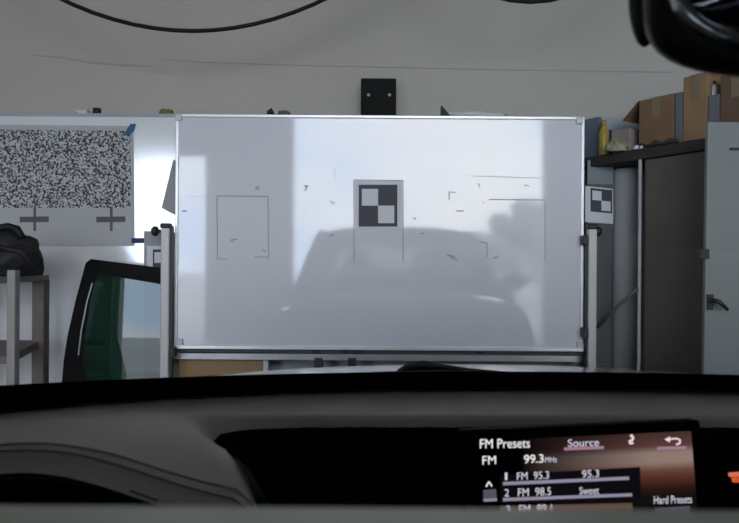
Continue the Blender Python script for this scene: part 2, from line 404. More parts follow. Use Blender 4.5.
for px in (316, 345, 357, 480):
    q = P(px, 350.5, 3.03); box('rail_clamp', q.x-.018, q.x+.018, 3.024, 3.065, q.z-.013, q.z+.015, M['black'], ST, .003)
for px in (318, 352):
    q = P(px, 363, 3.0); box('bracket', q.x-.02, q.x+.02, 3.028, 3.062, q.z-.12, q.z+.02, M['black'], ST, .003)
box('lower_rail', rx0, rx1, 2.95, 2.98, .45, .50, M['alu_d'], ST, .002)
# plywood behind the stand
py_ = thing('plywood_sheet', (P(220,300,3.1).x, 3.1, 0), 'brown plywood sheet with white edge under the whiteboard', 'plywood')
a, b_ = P(178, 360, 3.06), P(263, 360, 3.06)
box('sheet', a.x, b_.x, 3.075, 3.093, 0, 1.0, M['ply'], py_, .002)
box('edge_strip', b_.x, P(267.5,360,3.05).x, 3.07, 3.098, 0, 1.0, M['whitep'], py_, .002)

# ------------------------------------------------------------------ dotted poster
yp = YL-.012
PO = thing('dotted_poster', P(60, 246, yp), 'random-dot paper poster with two dark plus marks on left wall', 'poster')
def quad(name, pa_, e0, e1, mm, parent, label=None):
    d = Vector((0, -e1, 0)); slab(name, [p+d for p in pa_], e1-e0, mm, parent, label=label)
quad('paper', [P(-75,124,yp), P(133,126,yp), P(134,246,yp), P(-75,246,yp)], 0, .002, M['paper'], PO)
quad('dot_print', [P(-70,129,yp), P(131,131,yp), P(131,208,yp), P(-70,208,yp)], .002, .003, M['dots'], PO)
for cx in (35, 111.5):
    quad('plus_bar', [P(cx-15,216.8,yp), P(cx+14,216.4,yp), P(cx+14,222,yp), P(cx-15,222.4,yp)], .002, .0032, M['ink_g'], PO)
    quad('plus_bar', [P(cx-1.3,207,yp), P(cx+1.3,207,yp), P(cx+1.3,231,yp), P(cx-1.3,231,yp)], .0021, .0034, M['ink_g'], PO)
quad('tape_strip', [P(125,133,yp), P(131,124,yp), P(136,124,yp), P(134,131,yp), P(128,137,yp)], .003, .006, M['tape'], PO, 'blue tape piece')
quad('tape_strip', [P(132,238,yp), P(147,238,yp), P(147,243,yp), P(132,243,yp)], .003, .006, M['tape_n'], PO, 'navy tape piece')

# black box and oddments on the ledge
bb = thing('speaker_box', P(379, 112, 3.25), 'square black box with two pale dots above the whiteboard', 'box'); bb.location.z = ZLEDGE
a, b_ = P(361, 78, 3.23), P(396, 112, 3.23)
box('housing', a.x, b_.x, 3.23, 3.31, ZLEDGE+.012, a.z, M['blackm'], bb, .004)
box('foot', (a.x+b_.x)/2-.03, (a.x+b_.x)/2+.03, 3.235, 3.305, ZLEDGE, ZLEDGE+.012, M['blackm'], bb)
for px in (368.5, 389.5):
    q = P(px, 95, 3.23); lathe('screw', (q.x, 3.232, q.z), (0, -1, 0), [(.009, 0), (.009, .003), (.005, .006)], M['alu_d'], bb, 10)
def ledge_item(name, px0, px1, py, m, label, cat, shape='box', d=3.24):
    a, b_ = P(px0, py, d), P(px1, py, d); z1 = a.z; r_ = (b_.x-a.x)/2; xm = (a.x+b_.x)/2
    if shape == 'roll':
        o = lathe(name, (xm, d, ZLEDGE), (0, 0, 1), [(r_*.5, 0), (r_, 0), (r_, z1-ZLEDGE), (r_*.5, z1-ZLEDGE)], m)
    elif shape == 'wedge':
        o = mesh(name, [(a.x,d-.03,ZLEDGE),(b_.x,d-.03,ZLEDGE),(b_.x,d+.03,ZLEDGE),(a.x,d+.03,ZLEDGE),(a.x,d-.02,z1),(a.x+r_*.3,d,z1),(a.x,d+.02,z1)],
                 [(0,3,2,1),(0,1,5,4),(1,2,5),(2,3,6,5),(0,4,6,3),(4,5,6)], m)
    else:
        o = blob(name, (xm, d, ZLEDGE+(z1-ZLEDGE)*.35), r_, .03, (z1-ZLEDGE)*.65, m, amp=.4, fr=1.6, sub=3, flat=ZLEDGE, seed=px0)
    tag(o, label, cat)
ledge_item('tape_roll', 93, 101, 108.5, M['black'], 'small black roll lying on the ledge above the dotted poster', 'roll', 'roll')
ledge_item('paper_scrap', 76, 91, 109.5, M['whitep'], 'crumpled white scrap on the ledge beside the black roll', 'scrap')
ledge_item('wood_splinter', 160, 173, 109, mat('olive_scrap', (.16, .15, .06), .8), 'olive green scrap on the ledge above the whiteboard corner', 'scrap')
ledge_item('bolt_cluster', 267, 274, 109.5, M['black'], 'small black lump on ledge above the left of the whiteboard', 'lump')
ledge_item('rubber_piece', 278, 290, 110.5, M['dark_g'], 'flat dark rubber piece right of the small black lump', 'rubber')
ledge_item('door_wedge', 441, 450, 106, mat('teal_wedge', (.02, .07, .06), .6), 'dark teal wedge standing on the whiteboard top right of the black box', 'wedge', 'wedge')
ledge_item('paper_strip', 448, 505, 110.5, M['whitep'], 'long white paper strip on ledge right of the teal wedge', 'paper')

# hanging cables
def cable(pxm, pym, k, d, label, half=440):
    pts = [P(pxm+dx, pym-k*dx*dx, d) for dx in range(-half, half+1, 20)]
    pts = [p for p in pts if p.z < ZT]
    tag(tube('hanging_cable', pts, .0095, M['cable'], seg=8, label=label), label, 'cable')
cable(193, 31, 31/130**2, 2.9, 'black cable sagging across the upper left of the back wall')
cable(530, 2, .0042, 2.8, 'black cable whose sag just touches the top right of the picture', 300)

# ------------------------------------------------------------------ left: leaning car glass, cart, bag
LG = thing('car_glass', (P(115,372,3.0).x, 3.0, 0), 'dark green tinted car glass with black border leaning left of the whiteboard', 'car glass')
def lean(px, py):                      # plane leaning back to the wall: y grows with height
    r_ = ray(px, py); k = .05; y0 = 3.07
    d = (y0 + k*(ZC-1.32)) / (1 - k*r_.z)
    return Vector((r_.x*d, d, ZC+r_.z*d))
outer = [(86,263),(91,259),(163,268),(169,270),(171,275),(171,560),(66,560),(62,440),(62,385),(64,360),(68,335),(76,300)]
inner = [(97,276),(101,274),(160,284),(165,286),(167,290),(167,545),(90,545),(88,440),(86,385),(83,360),(85,335),(90,300)]
vo = [lean(*p) for p in outer]; vi = [lean(*p) for p in inner]
minz = min(v.z for v in vo)
vo = [Vector((v.x, v.y, max(v.z, .012))) for v in vo]; vi = [Vector((v.x, v.y, max(v.z, .05))) for v in vi]
k = len(vo); fwd = Vector((0, -.004, 0)); bk = Vector((0, .003, 0))
mesh('border', [v+fwd for v in vo]+[v+fwd for v in vi]+[v+bk for v in vo]+[v+bk for v in vi],
     [(i,(i+1)%k,(i+1)%k+k,i+k) for i in range(k)]+[(i+2*k,(i+1)%k+2*k,(i+1)%k+3*k,i+3*k) for i in range(k)]
     +[(i,(i+1)%k,(i+1)%k+2*k,i+2*k) for i in range(k)]+[(i+k,(i+1)%k+k,(i+1)%k+3*k,i+3*k) for i in range(k)], M['frit'], LG)
tube('edge_highlight', [lean(*p)+Vector((0, -.007, 0)) for p in ((93,283),(88,300),(82,330),(79,355))], .0035, M['whitep'], LG, 6)  # highlight along the glass edge, modelled as a thin white tube
mesh('pane', [v for v in vi], [tuple(range(k))], M['sglass'], LG)
CT = thing('cart', (P(15,300,2.6).x-.1, 2.6, 0), 'grey frame cart holding the black bag at left', 'cart')
yc = 2.6
def cbar(name, px0, py0, px1, py1, d0, d1, mm):
    a, b_ = P(px0, py0, (d0+d1)/2), P(px1, py1, (d0+d1)/2)
    return box(name, min(a.x,b_.x), max(a.x,b_.x), d0, d1, max(.0, min(a.z,b_.z)), max(a.z,b_.z), mm, CT, .004)
zfloor_py = CY+F*ZC/yc+5
cbar('leg', 9.5, 270, 15.5, zfloor_py, 2.56, 2.60, M['cart']); cbar('leg', 35, 280, 44.5, zfloor_py+40, 2.92, 2.975, M['cartw'])
cbar('leg', -90, 270, -84, zfloor_py, 2.56, 2.60, M['cart']); cbar('leg', -50, 280, -42, zfloor_py+40, 2.92, 2.975, M['cartw'])
tl, tr = P(-95, 276, 2.58), P(16, 276, 2.58)
zt_ = P(20, 277, 2.58).z
box('tray', tl.x, P(45,280,2.94).x, 2.56, 2.98, zt_-.028, zt_, M['cart'], CT, .004)
zs = P(20, 346, 2.75).z
mesh('shelf', [(P(15,346,2.6).x-.6, 2.58, zs-.05), (P(13,350,2.6).x, 2.58, zs-.05), (P(40,346,2.95).x, 2.95, zs-.035), (P(15,346,2.6).x-.6, 2.95, zs-.035),
               (P(15,346,2.6).x-.6, 2.58, zs-.02), (P(13,350,2.6).x, 2.58, zs-.02), (P(40,346,2.95).x, 2.95, zs), (P(15,346,2.6).x-.6, 2.95, zs)], BF, M['cartw'], CT)
BG = thing('tool_bag', (P(-5,276,2.72).x, 2.72, zt_), 'black soft bag with handle on the grey cart at left', 'bag')
q = P(-2, 276, 2.70); hb = P(0, 233, 2.70).z-zt_
blob('bag_body', (q.x, 2.72, zt_+hb*.40), .175, .12, hb*.68, M['bagb'], BG, .22, 1.6, 4, flat=zt_+.001, seed=3)
tube('handle', [P(-12,240,2.66), P(-4,228,2.66), P(8,226.5,2.66), P(17,229,2.66), P(22,238,2.66)], .016, M['bagb'], BG)
tube('strap', [P(-30,252,2.60), P(0,247,2.585), P(22,252,2.60), P(34,268,2.62)], .010, M['bagb'], BG)

# ------------------------------------------------------------------ right: shelf, cabinet, boxes, locker
E = Vector((.525, -.851, 0)); NN = Vector((.851, .525, 0)); S0 = Vector((1.07, 3.10, 0))
ZS0, ZS1 = 1.787, 1.835
def sp(t_, k_=0): v = S0+E*t_+NN*k_; return (v.x, v.y)
def st(px, k_=0):                       # shelf station seen at picture column px (plan view)
    o = S0+NN*k_; s = (px-CX)/F
    return (s*o.y-o.x)/(E.x-s*E.y)
SH = thing('wall_shelf', (1.3, 2.9, 0), 'dark shelf loaded with cartons above the brown cabinet', 'shelf')
prism('plank', [(1.0145, 3.19), sp(.72), sp(.72, .4), (1.484, 3.19)], ZS0, ZS1, M['plank'], SH, .004)
tube('upright', [(*sp(.262, .01), 0), (*sp(.262, .01), ZS0)], .008, M['pole'], SH)
tube('brace', [(*sp(.262, .0), P(637,289,2.87).z), P(618, 306, 3.0), P(597, 328, 3.09)], .007, M['cartw'], SH)
CB = thing('cabinet', (*sp(.45, .16), 0), 'tall dark brown cabinet below the shelf of cartons', 'cabinet')
prism('body', [sp(.285, .01), sp(.68, .01), sp(.68, .33), sp(.285, .33)], 0, ZS0-.004, M['cab'], CB, .004)
prism('door', [sp(.300), sp(.665), sp(.665, .009), sp(.300, .009)], .06, ZS0-.02, M['cab'], CB)
tube('handle', [(*sp(.64, -.02), .95), (*sp(.64, -.02), 1.10)], .006, M['hand'], CB)
PI_ = struct(lathe('pipe', (P(624.5,300,3.13).x, 3.125, 0), (0, 0, 1), [(.062, 0), (.062, 1.77), (.055, 1.78)], M['pipe'], seg=28))
def carton(px0, px1, py_top, k0, dep, mm, label, z0=None, tape=True, flap=False, name='cardboard_box'):
    z0 = ZS1 if z0 is None else z0
    t0, t1 = st(px0, k0), st(px1, k0); d = (S0+E*(t0+t1)/2+NN*k0).y
    zt = ZC+(CY-py_top+((px0+px1)/2-CX)*SR*-1)/F*d
    o = thing(name, (*sp((t0+t1)/2, k0+dep/2), z0), label, 'box', 'boxes on the shelf')
    prism('carton', [sp(t0,k0), sp(t1,k0), sp(t1,k0+dep), sp(t0,k0+dep)], z0, zt, mm, o, .003)
    if tape:
        tm = (t0+t1)/2; w_ = .02
        prism('tape', [sp(tm-w_,k0-.001), sp(tm+w_,k0-.001), sp(tm+w_,k0+.001), sp(tm-w_,k0+.001)], zt-(zt-z0)*.4, zt+.001, M['ctape'], o)
    if flap:
        a = Vector((*sp(t0, k0), zt)); b_ = Vector((*sp(t0, k0+dep), zt)); dn = Vector((-E.x*.085, -E.y*.085, -.075))
        slab('flap', [a, b_, b_+dn, a+dn], .004, mm, o)
    return zt
carton(638, 673, 93, .03, .22, M['card'], 'brown open carton with a drooping flap, left on the shelf', flap=True)
carton(674, 681, 88, .03, .2, M['greyc'], 'narrow dark grey carton between the brown and tan cartons', tape=False)
carton(682, 706, 70, .03, .2, M['card_l'], 'tall tan carton on the shelf above the pale locker')
zt = carton(707, 718, 90, .03, .18, M['greyc'], 'dark grey carton under the white jug', tape=False)
carton(719, 752, 66, .03, .2, M['card_d'], 'brown carton at the right edge of the picture')
carton(612, 629, 126, .03, .1, M['pink'], 'small pinkish carton near the left shelf end', tape=False)
carton(583, 597, 115, .05, .03, M['bluebox'], 'blue grey carton at the far left shelf end', tape=False)
j = thing('white_jug', (*sp(st(712,.08), .08), zt), 'small white jug on the dark grey carton', 'jug')
lathe('jug_body', (*sp(st(711.5,.08), .08), zt+.001), (0, 0, 1), [(.013, 0), (.016, .01), (.016, .045), (.008, .058)], M['whitep'], j, 14)
lathe('cap', (*sp(st(711.5,.08), .08), zt+.058), (0, 0, 1), [(.011, 0), (.011, .012)], M['black'], j, 12)
def bottle(px, pw, py_top, k_, mm, capm, label):
    x, y = sp(st(px, k_), k_); h = ZC+(CY-py_top-(px-CX)*SR)/F*y-ZS1; r_ = pw/F*y/2
    b = thing('bottle', (x, y, ZS1), label, 'bottle')
    lathe('bottle_body', (x, y, ZS1), (0, 0, 1), [(r_*.9, 0), (r_, .01), (r_, h*.65), (r_*.5, h*.82), (r_*.4, h*.85)], mm, b, 16)
    lathe('cap', (x, y, ZS1+h*.85), (0, 0, 1), [(r_*.5, 0), (r_*.5, h*.15)], capm, b, 12)
bottle(603, 10, 117, .03, M['yellow'], M['yellow'], 'yellow bottle at the left end of the shelf')
bottle(609.5, 5, 127, .05, M['black'], M['black'], 'thin black bottle between yellow bottle and pinkish carton')
cl = grid('folded_cloth', lambda a, b_: Vector((*sp(st(634,.004)+.20*a, .006+.02*b_), ZS1+.001+.018*math.sin(math.pi*b_)*(1+.4*math.sin(a*17))+.004)), 24, 6, M['plank'], th=.004)
tag(cl, 'dark folded cloth lying along the shelf front below the cartons', 'cloth')
x, y = sp(st(615, -.045), -.045)
tag(blob('plastic_bag', (x+.012, y+.02, ZS1+.012), .045, .022, .045, M['bag'], amp=.5, fr=2.2, sub=4, flat=ZS1, seed=9), 'crumpled pale yellow plastic bag on the front edge of the shelf', 'bag')
for px, s in ((634.5, .014), (639.5, .010)):
    x, y = sp(st(px, .0), .012); tag(blob('foam_lump', (x, y, ZS1+s*.6), s*1.3, s, s, M['whitep'], amp=.3, sub=2, flat=ZS1, seed=px), 'white foam lump on the shelf front, %s' % ('larger one by the bag' if s > .012 else 'smaller one by the brown carton'), 'lump')

LK = thing('locker', (2.3, 2.65, 0), 'pale locker with its door swung open and a dark lever handle', 'locker')
dl = P(704, 200, 2.4).x; dtop = P(720, 123, 2.4).z; dz = .03
ldoor = mesh('door', [(dl-.016,2.38,dz),(2.1,2.38,dz),(2.1,2.40,dz),(dl-.016,2.40,dz),(dl+.002,2.38,dtop),(2.1,2.38,dtop),(2.1,2.40,dtop),(dl+.002,2.40,dtop)], BF, M['door'], LK)
bev(ldoor, .003)
q = P(711, 302, 2.37)
box('handle_plate', q.x-.012, q.x+.012, 2.372, 2.381, q.z-.03, q.z+.028, M['hand'], ldoor, .003)
tube('lever', [(q.x, 2.38, q.z+.006), (q.x, 2.345, q.z+.006), (q.x+.012, 2.34, q.z+.004), tuple(P(728,310,2.34))], [.010,.009,.009,.006], M['hand'], ldoor)
q = P(704.5, 254, 2.37)
box('latch', q.x-.018, q.x+.018, 2.366, 2.390, q.z-.018, q.z+.018, M['hand'], ldoor, .003)
q = P(733, 149, 2.378); box('label_plate', q.x-.012, q.x+.03, 2.376, 2.381, q.z-.005, q.z+.005, M['hand'], ldoor)
box('body', 2.105, 2.9, 2.40, 2.95, 0, dtop, M['door'], LK, .004)

# ------------------------------------------------------------------ the car the picture is taken from
CXC = .24
CAR = thing('car', (CXC, -.6, 0), 'silver car seen from its cabin, black dashboard with lit radio screen', 'car')
def U(u, y, z): return Vector((CXC+u, y, z))
def yb_(u): return .90-.25*u*u                       # foot of the windscreen
ZB, ZTOP = 1.138, 1.625
def ws(s, t_):                                        # s across -1..1, t up 0..1
    u = s*(.765*(1-t_)+.665*t_); y = (yb_(u))*(1-t_)+(.20-.14*u*u)*t_; z = ZB+(ZTOP-ZB)*t_+.035*math.sin(math.pi*t_)-.05*t_*abs(s)**4
    return U(u, y, z)
WS = grid('windscreen', lambda a, b_: ws(2*a-1, b_), 20, 12, M['wglass'], CAR)
grid('frit_band', lambda a, b_: ws(2*a-1, -.02+b_*.088)+Vector((0, -.003, -.003)), 24, 3, M['frit'], WS, th=.001)
# wiper
q = P(424, 369, .97)
tube('wiper_arm', [P(560,379,.93), P(470,371.5,.935), P(440,368,.94), P(424,366,.945), P(410,368,.95), P(400,374,.955)], [.004,.005,.006,.008,.009,.008], M['black'], CAR)
tube('wiper_blade', [P(250,379,.90), P(330,376,.915), P(420,373,.925), P(480,373,.925)], .004, M['black'], CAR)
# hood
def hood(a, b_):
    u = (2*a-1)*.86; ymx = 1.76-.22*(u/.86)**2; y0 = yb_(u)+.05; y = y0+(ymx-y0)*b_
    z = 1.113-.012*max(0, (y-1.2)/.5)-.13*max(0, (y-1.25)/.5)**2-.055*(u/.86)**2-.05*abs(u/.86)**6-.012*sst(1.1, .9, y)
    return U(u, y, z)
grid('hood', hood, 24, 18, M['body'], CAR, th=.01)
def nose(a, b_):
    u = (2*a-1)*.86; h = hood(a, 1); z = h.z*(1-b_)+.28*b_; return Vector((h.x, h.y+.09*math.sin(math.pi*min(1, b_*1.15)), z))
grid('front_bumper', nose, 24, 10, M['body'], CAR, th=.01)
gr = prism('grille', [(CXC-.32, 1.84), (CXC+.32, 1.84), (CXC+.36, 1.80), (CXC-.36, 1.80)], .42, .82, M['black'], CAR, .02)
for zz in (.50, .58, .66, .74): box('grille_slat', CXC-.30, CXC+.30, 1.835, 1.85, zz-.012, zz+.012, M['alu_d'], gr, .003)
for s in (-1, 1):
    hd = blob('headlight', (CXC+s*.62, 1.70, .80), .18, .09, .06, M['lamp'], CAR, .0, 1, 3)
    def fender(a, b_, s=s):
        y = .85+.69*a; h = hood(.5+s*.5, min(1, max(0, (y-.76)/.78)))
        return Vector((CXC+s*(.86+.075*math.sin(math.pi*.5*min(1, b_*2.2))), y, h.z*(1-b_)+.30*b_))
    grid('fender', fender, 10, 8, M['body'], CAR, th=.01)
    def side(a, b_, s=s):
        y = .86-3.70*a; zt = 1.10+.04*a; return Vector((CXC+s*(.87+.065*math.sin(math.pi*min(1, b_*1.1))-.10*sst(.85, 1, a)), y, zt*(1-b_)+.30*b_))
    grid('side_panel', side, 24, 8, M['body'], CAR, th=.01)
    tube('front_pillar', [U(s*.80, .80, 1.10), U(s*.765, .52, 1.32), U(s*.69, .17, 1.572)], [.045, .036, .028], M['body'], CAR)
    tube('roof_rail', [U(s*.69, .17, 1.572), U(s*.70, -.6, 1.605), U(s*.68, -1.8, 1.575), U(s*.64, -2.45, 1.52)], .03, M['body'], CAR)
    tube('center_pillar', [U(s*.855, -.55, 1.10), U(s*.70, -.50, 1.63)], .04, M['black'], CAR)
    tube('rear_pillar', [U(s*.83, -2.75, 1.12), U(s*.64, -2.40, 1.58)], .06, M['body'], CAR)
    def swin(a, b_, s=s): return U(s*((.86)*(1-b_)+.70*b_), (.70-3.4*a)*(1-b_)+(.12-2.5*a)*b_, 1.11+.47*b_)
    grid('front_side_window', lambda a, b_: swin(a*.36, b_), 5, 2, M['cglass'], CAR)
    grid('rear_side_window', lambda a, b_: swin(.37+a*.63, b_), 8, 2, M['tglass'], CAR)
    # outside mirror
    om = blob('door_mirror', (CXC+s*1.01, .46, 1.16), .11, .07, .085, M['body'], CAR, 0, 1, 3)
    tube('mirror_stalk', [U(s*.86, .50, 1.09), U(s*.95, .47, 1.12)], .022, M['black'], CAR)
    for yy in (1.18, -1.75):
        w_ = lathe('wheel', (CXC+s*.76, yy, .355), (s, 0, 0), [(.25, 0), (.34, .01), (.355, .04), (.355, .16), (.34, .185), (.25, .19)], M['tyre'], CAR, 28)
        lathe('rim', (CXC+s*.76, yy, .355), (s, 0, 0), [(.24, .17), (.24, .195), (.20, .19), (.06, .20), (.04, .205)], M['alu_d'], w_, 20)
        lathe('wheel_arch', (CXC+s*.90, yy, .37), (s, 0, 0), [(.40, 0), (.41, .045), (.37, .05), (.36, 0)], M['black'], w_, 28)
def roof(a, b_):
    u = (2*a-1)*.70; y = (.20-.14*u*u)*(1-b_)+(-2.45)*b_
    return U(u, y, 1.625+.06*math.sin(math.pi*min(1, b_*1.0+.05))-.05*b_-.07*abs(u/.70)**4)
grid('roof', roof, 14, 16, M['body'], CAR, th=.012)
grid('headlining', lambda a, b_: roof(a, .01+b_*.98)+Vector((0, 0, -.035)), 14, 12, M['headl'], CAR, th=.006)
grid('tailgate', lambda a, b_: U((2*a-1)*.80, -2.80-.06*math.sin(math.pi*b_), 1.12*(1-b_)+.3*b_), 10, 6, M['body'], CAR, th=.01)
grid('rear_window', lambda a, b_: U((2*a-1)*(.80*(1-b_)+.64*b_), -2.78+.34*b_, 1.12+.46*b_), 6, 3, M['tglass'], CAR)
box('cabin_floor', CXC-.84, CXC+.84, -2.75, .95, .30, .34, M['liner'], CAR)
box('firewall', CXC-.80, CXC+.80, .95, .98, .34, 1.02, M['liner'], CAR)
for sx, nm in ((-.37, 'driver'), (.37, 'passenger')):
    se = box('seat', CXC+sx-.25, CXC+sx+.25, -.65, -.10, .45, .64, M['seat'], CAR, .05, seg=3)
    slab('backrest', [U(sx-.24, -.62, .60), U(sx+.24, -.62, .60), U(sx+.20, -.83, 1.24), U(sx-.20, -.83, 1.24)], .14, M['seat'], se, .04)
    box('headrest', CXC+sx-.13, CXC+sx+.13, -.93, -.82, 1.27, 1.46, M['seat'], se, .04, seg=3)
    box('seat_base', CXC+sx-.2, CXC+sx+.2, -.6, -.15, .34, .46, M['liner'], se)
rb = box('rear_bench', CXC-.62, CXC+.62, -1.75, -1.25, .42, .62, M['seat'], CAR, .05, seg=3)
slab('bench_back', [U(-.62, -1.70, .58), U(.62, -1.70, .58), U(.60, -1.92, 1.20), U(-.60, -1.92, 1.20)], .13, M['seat'], rb, .04)
# steering wheel
sw = tube('steering_wheel', [U(-.37+.185*math.cos(q*math.pi/16), .34+.05*math.sin(q*math.pi/16), .93+.178*math.sin(q*math.pi/16)) for q in range(32)], .015, M['seat'], CAR, closed=True)
lathe('wheel_hub', U(-.37, .33, .93), (0, 1, -.27), [(.075, 0), (.08, .02), (.05, .05), (.03, .20)], M['seat'], sw)
for an in (0, math.pi, -math.pi/2):
    tube('spoke', [U(-.37, .35, .93), U(-.37+.18*math.cos(an), .34+.05*math.sin(an), .93+.175*math.sin(an))], .016, M['seat'], sw)

# dashboard: one padded surface that swells into the instrument hood on the left
ZD = 1.147
def yedge(x): return .535-.06*sst(-.34, -.08, x)-.03*sst(-.08, .0, x)
def dash(a, b_):
    x = CXC-.80+1.60*a; u = x-CXC
    y = (yb_(u)-.005)*(1-b_)+yedge(x)*b_
    xs_ = -.19+.085*sst(.66, .50, y); cav = sst(xs_, xs_+.14, x)
    lo = .705+.01*math.sin(x*3)
    z = ZD+.004*math.sin(math.pi*b_)-.02*abs(u/.8)**4
    z -= cav*(.19*sst(lo, lo-.075, y)+.10*sst(lo-.05, .45, y))
    z -= .012*sst(-.30, -.08, x)*sst(.56, .46, y)
    z += .019*math.exp(-((x+.26)/.14)**2)*sst(.78, .56, y)
    z -= .018*sst(yedge(x)+.018, yedge(x), y)**2
    return Vector((x, y, z))
DS = grid('dashboard', dash, 96, 90, M['dash'], CAR, th=.0)
grid('instrument_hood_lip', lambda a, b_: (lambda v: Vector((v.x, v.y+.0+.11*b_, v.z-.006-.10*b_*b_)))(dash(a*.49, 1)), 40, 6, M['fascia'], DS)
grid('instrument_panel', lambda a, b_: (lambda v: Vector((v.x, v.y+.11, v.z-.106-.12*b_)))(dash(a*.49, 1)), 20, 2, M['fascia'], DS)
for off in (.010, .017):
    pts = []
    for i in range(0, 46):
        x = -.50+i*.0105; a = (x-CXC+.80)/1.6
        y0 = yb_(x-CXC)-.005; b_ = 1-off/(y0-yedge(x)); pts.append(dash(a, b_)+Vector((0, 0, .0012)))
    tube('seam_stitch', pts, .0012, M['stitch'], DS, seg=5)
# centre fascia with the display
FY = {}
def fya(x):
    k_ = round(x, 5)
    if k_ not in FY:
        u = x-CXC; y0 = yb_(u)-.005; ye = yedge(x); FY[k_] = ye+.002
        ref = dash((x-CXC+.80)/1.6, (y0-.74)/(y0-ye)).z
        for q_ in range(700):
            yy = .74-q_*.0004
            if yy <= ye+.02: break
            if ref-dash((x-CXC+.80)/1.6, (y0-yy)/(y0-ye)).z > .012: FY[k_] = yy; break
    return FY[k_]
def fasc(a, b_):
    x = -.185+.97*a; u = x-CXC; y0 = yb_(u)-.005; ya = fya(x)
    lowest = yedge(x)+.002+.17*sst(-.06, -.185, x); yv = ya+(min(ya-.001, lowest)-ya)*b_
    v = dash((x-CXC+.80)/1.6, (y0-yv)/(y0-yedge(x))); return v+Vector((0, -.002, .003))
fa = grid('center_fascia', fasc, 120, 40, M['fascia'], CAR)
TL, TR = P(477, 441, .612), P(691, 431, .640)
RV = (TR-TL); sw_ = RV.length; RV.normalize()
DV = (Vector((0, -.12, -.99))); DV = (DV-RV*DV.dot(RV)).normalized(); NV = RV.cross(DV).normalized()
if NV.y > 0: NV = -NV
def hit(px, py, e=0):
    r_ = ray(px, py); o = Vector((0, 0, ZC)); k_ = ((TL+NV*e-o).dot(NV))/r_.dot(NV); return o+r_*k_
HH = .145
DI = thing_display = None
pts = [TL-RV*.014-DV*.010, TR+RV*.012-DV*.010, TR+RV*.012+DV*(HH+.01), TL-RV*.014+DV*(HH+.01)]
DI = slab('display', [p-NV*.002 for p in pts], .018, M['fascia'], CAR, .002, label='lit radio screen in a black housing')
# wallpaper of the screen: uv mapped glow
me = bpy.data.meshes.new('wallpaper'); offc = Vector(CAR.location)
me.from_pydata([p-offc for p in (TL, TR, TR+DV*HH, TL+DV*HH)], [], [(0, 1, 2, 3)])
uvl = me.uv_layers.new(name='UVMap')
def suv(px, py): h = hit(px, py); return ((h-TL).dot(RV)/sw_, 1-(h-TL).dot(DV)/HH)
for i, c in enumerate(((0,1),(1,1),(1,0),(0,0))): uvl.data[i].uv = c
wm = bpy.data.materials.new('screen_wallpaper'); wm.use_nodes = True; t = wm.node_tree; t.nodes.clear()
A = t.nodes.new
uvn = A('ShaderNodeUVMap'); sx = A('ShaderNodeSeparateXYZ'); t.links.new(uvn.outputs[0], sx.inputs[0])
def ramp(src, stops):
    r_ = A('ShaderNodeValToRGB'); cr = r_.color_ramp
    while len(cr.elements) < len(stops): cr.elements.new(.5)
    for e_, (p_, c_) in zip(cr.elements, stops): e_.position = p_; e_.color = c_+(1,) if isinstance(c_, tuple) else (c_, c_, c_, 1)
    t.links.new(src, r_.inputs[0]); return r_.outputs[0]
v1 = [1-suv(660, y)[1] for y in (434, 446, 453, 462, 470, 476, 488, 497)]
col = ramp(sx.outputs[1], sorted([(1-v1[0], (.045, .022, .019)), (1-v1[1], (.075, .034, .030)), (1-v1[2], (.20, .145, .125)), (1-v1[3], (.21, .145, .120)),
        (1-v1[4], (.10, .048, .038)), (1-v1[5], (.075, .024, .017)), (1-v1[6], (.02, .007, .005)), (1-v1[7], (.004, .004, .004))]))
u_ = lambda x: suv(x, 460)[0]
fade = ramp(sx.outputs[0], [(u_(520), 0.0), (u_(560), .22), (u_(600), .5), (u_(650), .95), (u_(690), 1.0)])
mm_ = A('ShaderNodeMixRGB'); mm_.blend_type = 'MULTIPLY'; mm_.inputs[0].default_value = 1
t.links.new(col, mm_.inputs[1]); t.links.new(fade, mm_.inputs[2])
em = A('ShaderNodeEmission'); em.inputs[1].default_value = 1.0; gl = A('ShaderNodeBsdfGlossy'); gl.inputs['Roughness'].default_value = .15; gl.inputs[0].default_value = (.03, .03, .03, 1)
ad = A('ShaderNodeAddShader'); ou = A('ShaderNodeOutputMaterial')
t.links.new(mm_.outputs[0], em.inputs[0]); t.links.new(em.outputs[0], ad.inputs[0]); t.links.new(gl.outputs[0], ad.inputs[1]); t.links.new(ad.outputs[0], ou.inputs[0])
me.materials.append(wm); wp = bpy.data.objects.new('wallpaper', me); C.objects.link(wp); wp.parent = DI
def squad(name, pxy, mm, e=.0006):
    vs = [hit(x, y, e) for x, y in pxy]+[hit(x, y, e-.0004) for x, y in pxy]
    k_ = len(pxy); mesh(name, vs, [tuple(range(k_)), tuple(range(k_, 2*k_))]+[(i,(i+1)%k_,(i+1)%k_+k_,i+k_) for i in range(k_)], mm, DI)
squad('list_panel', [(500,475),(640,467),(641,503),(500,503)], emit('screen_list_dark', (.003, .003, .004), 1), .0003)
squad('list_row', [(500,506),(632,503),(634,516),(500,518)], emit('screen_row_brown', (.085, .055, .042), 1), .0004)
squad('list_line', [(503,482),(629,476.5),(629.3,479.8),(503,485.3)], W_BAR)
squad('list_line', [(503,498),(632,493.2),(632.3,496.4),(503,501.2)], W_BAR)
squad('source_underline', [(564,447.5),(604,446),(604,449),(564,450.5)], W_BAR2)
squad('back_underline', [(657,447),(686,446),(686,449),(657,450)], W_BAR2)
squad('scroll_button', [(483,490),(496,489),(497,501),(484,502)], W_BTN)
squad('scroll_edge', [(483,499),(497,498.5),(497,501),(484,501.5)], W_BAR, .0009)
squad('preset_button', [(655,508),(690,506),(691,519),(655,521)], W_BTN)
